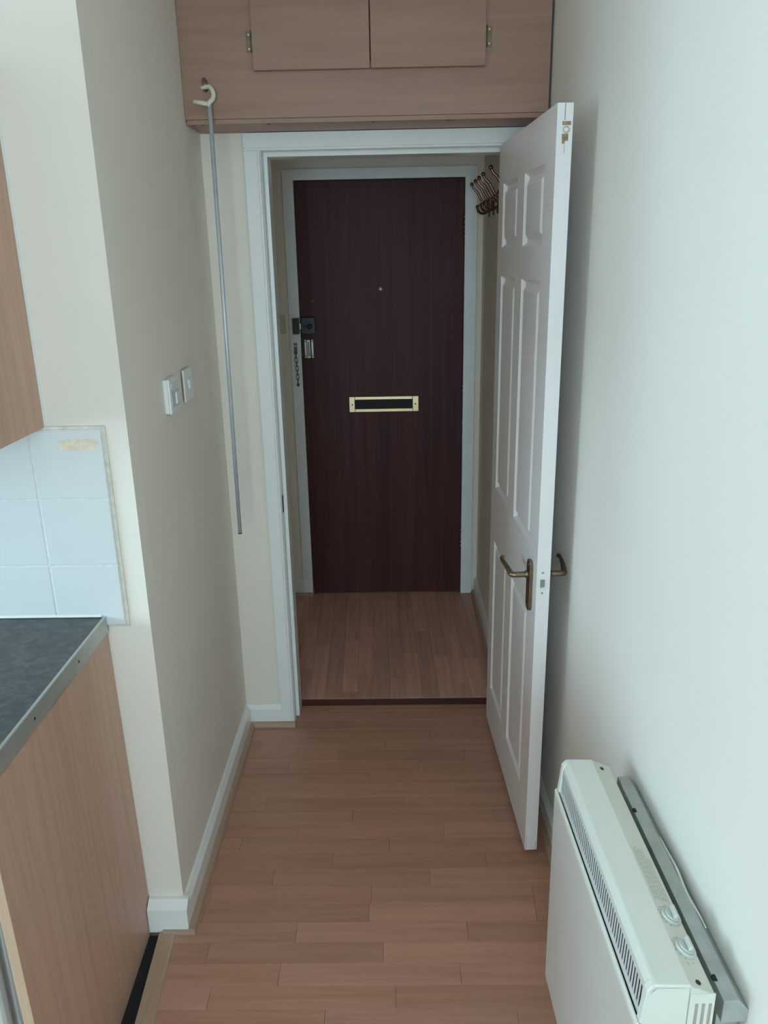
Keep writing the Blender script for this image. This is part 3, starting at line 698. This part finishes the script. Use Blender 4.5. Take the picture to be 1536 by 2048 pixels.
# grille: frame rails and slats between slots
gr = tag(thing('grille', None, None, HF @ Vector((L/2, .15, .65)), hang), 'slotted steel outlet grille'); setpar(gr, ht)
hprism('grille_rail', [(.1516, .6450), (.1500, .6550), (.1482, .6550), (.1498, .6450)], .013, L-.013, 'grille', gr)
hprism('grille_rail', [(.1482, .6960), (.1474, .7035), (.1452, .7035), (.1466, .6960)], .013, L-.013, 'grille', gr)
NS = 49; pitch = (L-.030)/NS
sv = None
for i in range(NS+1):
    c = .015 + i*pitch
    if sv is None:
        sv = hprism('grille_slat', [(.1500, .6550), (.1482, .6960), (.1470, .6960), (.1488, .6550)], c-.0022, c+.0022, 'grille', gr)
        base_c = c; base_m = sv.matrix_basis.copy()
    else:
        o = sv.copy(); COL.objects.link(o)
        o.matrix_basis = Matrix.Translation(HF.to_3x3() @ Vector((c-base_c, 0, 0))) @ base_m
hbox('grille_shade_backing', .012, L-.012, .1100, .1200, .600, .704, 'darkfill')  # black sheet painting the shade seen through the slots
hbox('void_shade_block', .012, L-.012, .1200, .1530, .560, .600, 'darkfill')  # solid black block, shade in the groove below the grille painted in
# control strip behind the hood, sloping to the wall
hprism('control_strip', [(.0880, .7125), (.0520, .6960), (.0520, .1600), (.0880, .1600)], .0, L, 'strip', bv=.0015)
sl_d, sl_z = .0880-.0520, .7125-.6960
def on_strip(fr_, h=0):                         # point across the strip (0 = ridge, 1 = rear edge), lifted h
    n_ = Vector((-sl_z, sl_d)).normalized()
    return (.0880-sl_d*fr_ + n_.x*h, .7125-sl_z*fr_ + n_.y*h)
for tt, nm in ((.128, 'control dial nearer the wall-text label'), (.069, 'control dial at the near end')):
    k = tag(thing('control_knob', None, None, HF @ Vector((tt, on_strip(.5)[0], on_strip(.5)[1])), hang), nm); setpar(k, ht)
    def P(dt, fr_, h): q = on_strip(fr_, h); return (tt+dt, q[0], q[1])
    cyl('dial', P(0, .5, 0), P(0, .5, .005), .0165, 'knob', k, r1=.0158, n=28, frame=HF, bevel=.0008)
    cyl('dial_step', P(0, .5, .005), P(0, .5, .008), .0125, 'knob', k, r1=.0120, n=28, frame=HF)
    a, b = Vector(P(-.011, .5, .008)), Vector(P(.011, .5, .008)); up = Vector(P(0, .5, .017))-Vector(P(0, .5, .008)); sd = (Vector(P(0, .58, 0))-Vector(P(0, .5, 0)))
    V = [a-sd, a+sd, b+sd, b-sd, a-sd*.6+up, a+sd*.6+up, b+sd*.6+up, b-sd*.6+up]
    obj('dial_grip', V, [(0, 1, 2, 3), (4, 5, 6, 7), (0, 1, 5, 4), (1, 2, 6, 5), (2, 3, 7, 6), (3, 0, 4, 7)], 'knob', k, bevel=.001, frame=HF)
    V, F = [], []
    for q in range(7):
        th = math.radians(200+q*24); c = Vector(P(.0195*math.cos(th), .5, 0)); c2 = on_strip(.5+.0195*math.sin(th)/.0396, .0002)
        m_ = Vector((c.x, c2[0], c2[1])); k_ = len(V)
        V += [m_+Vector((-.0011, -.0009, 0)), m_+Vector((.0011, -.0009, 0)), m_+Vector((.0011, .0009, .0004)), m_+Vector((-.0011, .0009, .0004))]; F.append((k_, k_+1, k_+2, k_+3))
    obj('dial_marks', V, F, 'print', k, frame=HF)
for tt in (L-.020, .012):
    q0, q1 = on_strip(.42, -.002), on_strip(.42, .0012)
    cyl('case_screw', (tt, *q0), (tt, *q1), .0040, 'screw', ht, n=12, frame=HF)
V, F = [], []                                   # worn printed instructions (illegible lines)
rg = random.Random(3)
for line in range(7):
    fr_ = .14 + line*.105; t = .158 + rg.uniform(0, .004); tend = .275 - (.0 if line < 5 else .02) - rg.uniform(0, .012)
    while t < tend:
        ln = rg.uniform(.004, .011); a, b = on_strip(fr_, .0003), on_strip(fr_+.030, .0003); k_ = len(V)
        V += [(t, *a), (t+ln, *a), (t+ln, *b), (t, *b)]; F.append((k_, k_+1, k_+2, k_+3)); t += ln + .0022
for (t, fr_, ln) in ((.148, .5, .006), (.040, .35, .006), (.045, .62, .004)):
    a, b = on_strip(fr_, .0003), on_strip(fr_+.03, .0003); k_ = len(V); V += [(t, *a), (t+ln, *a), (t+ln, *b), (t, *b)]; F.append((k_, k_+1, k_+2, k_+3))
tag(obj('printed_text', V, F, 'print', ht, frame=HF), 'faint printed lines on the control strip', kind='stuff')
# end plate of the rear box with three vents
ep = tag(hbox('end_plate', -.0015, .0, .0525, .0875, .170, .700, 'heater'), 'vented end plate')
for q in range(3):
    dd = .0775 - q*.0095
    hbox('vent_slot', -.0019, -.0012, dd-.0022, dd+.0022, .560, .683, 'print', ep)
# wall bracket
br = tag(hprism('mounting_bracket', [(.0, .6400), (.0, .6620), (.0150, .6805), (.0370, .6790), (.0370, .6400)], .004, L-.010, 'galv', bv=.0008), 'galvanised wall bracket behind the heater')
for tt in (.042, L-.112):
    cyl('keyhole', (tt, .0345, .6770), (tt, .0335, .6800), .0056, 'black', br, n=18, frame=HF)
hprism('bracket_web', [(.004, .20), (.004, .640), (.036, .640), (.036, .20)], .02, L-.03, 'galv')
V, F = tube_vf([Vector((t, .0125+.0015*math.sin(t*40), .6800-.0012*math.sin(t*70))) for t in [.13+.20*i/24 for i in range(25)]], lambda s: .0024*(.45+.55*math.sin(math.pi*s)), 8)
tag(obj('paint_smear', V, F, 'plastic', br, smooth=True, frame=HF), 'smear of white paint on the bracket')
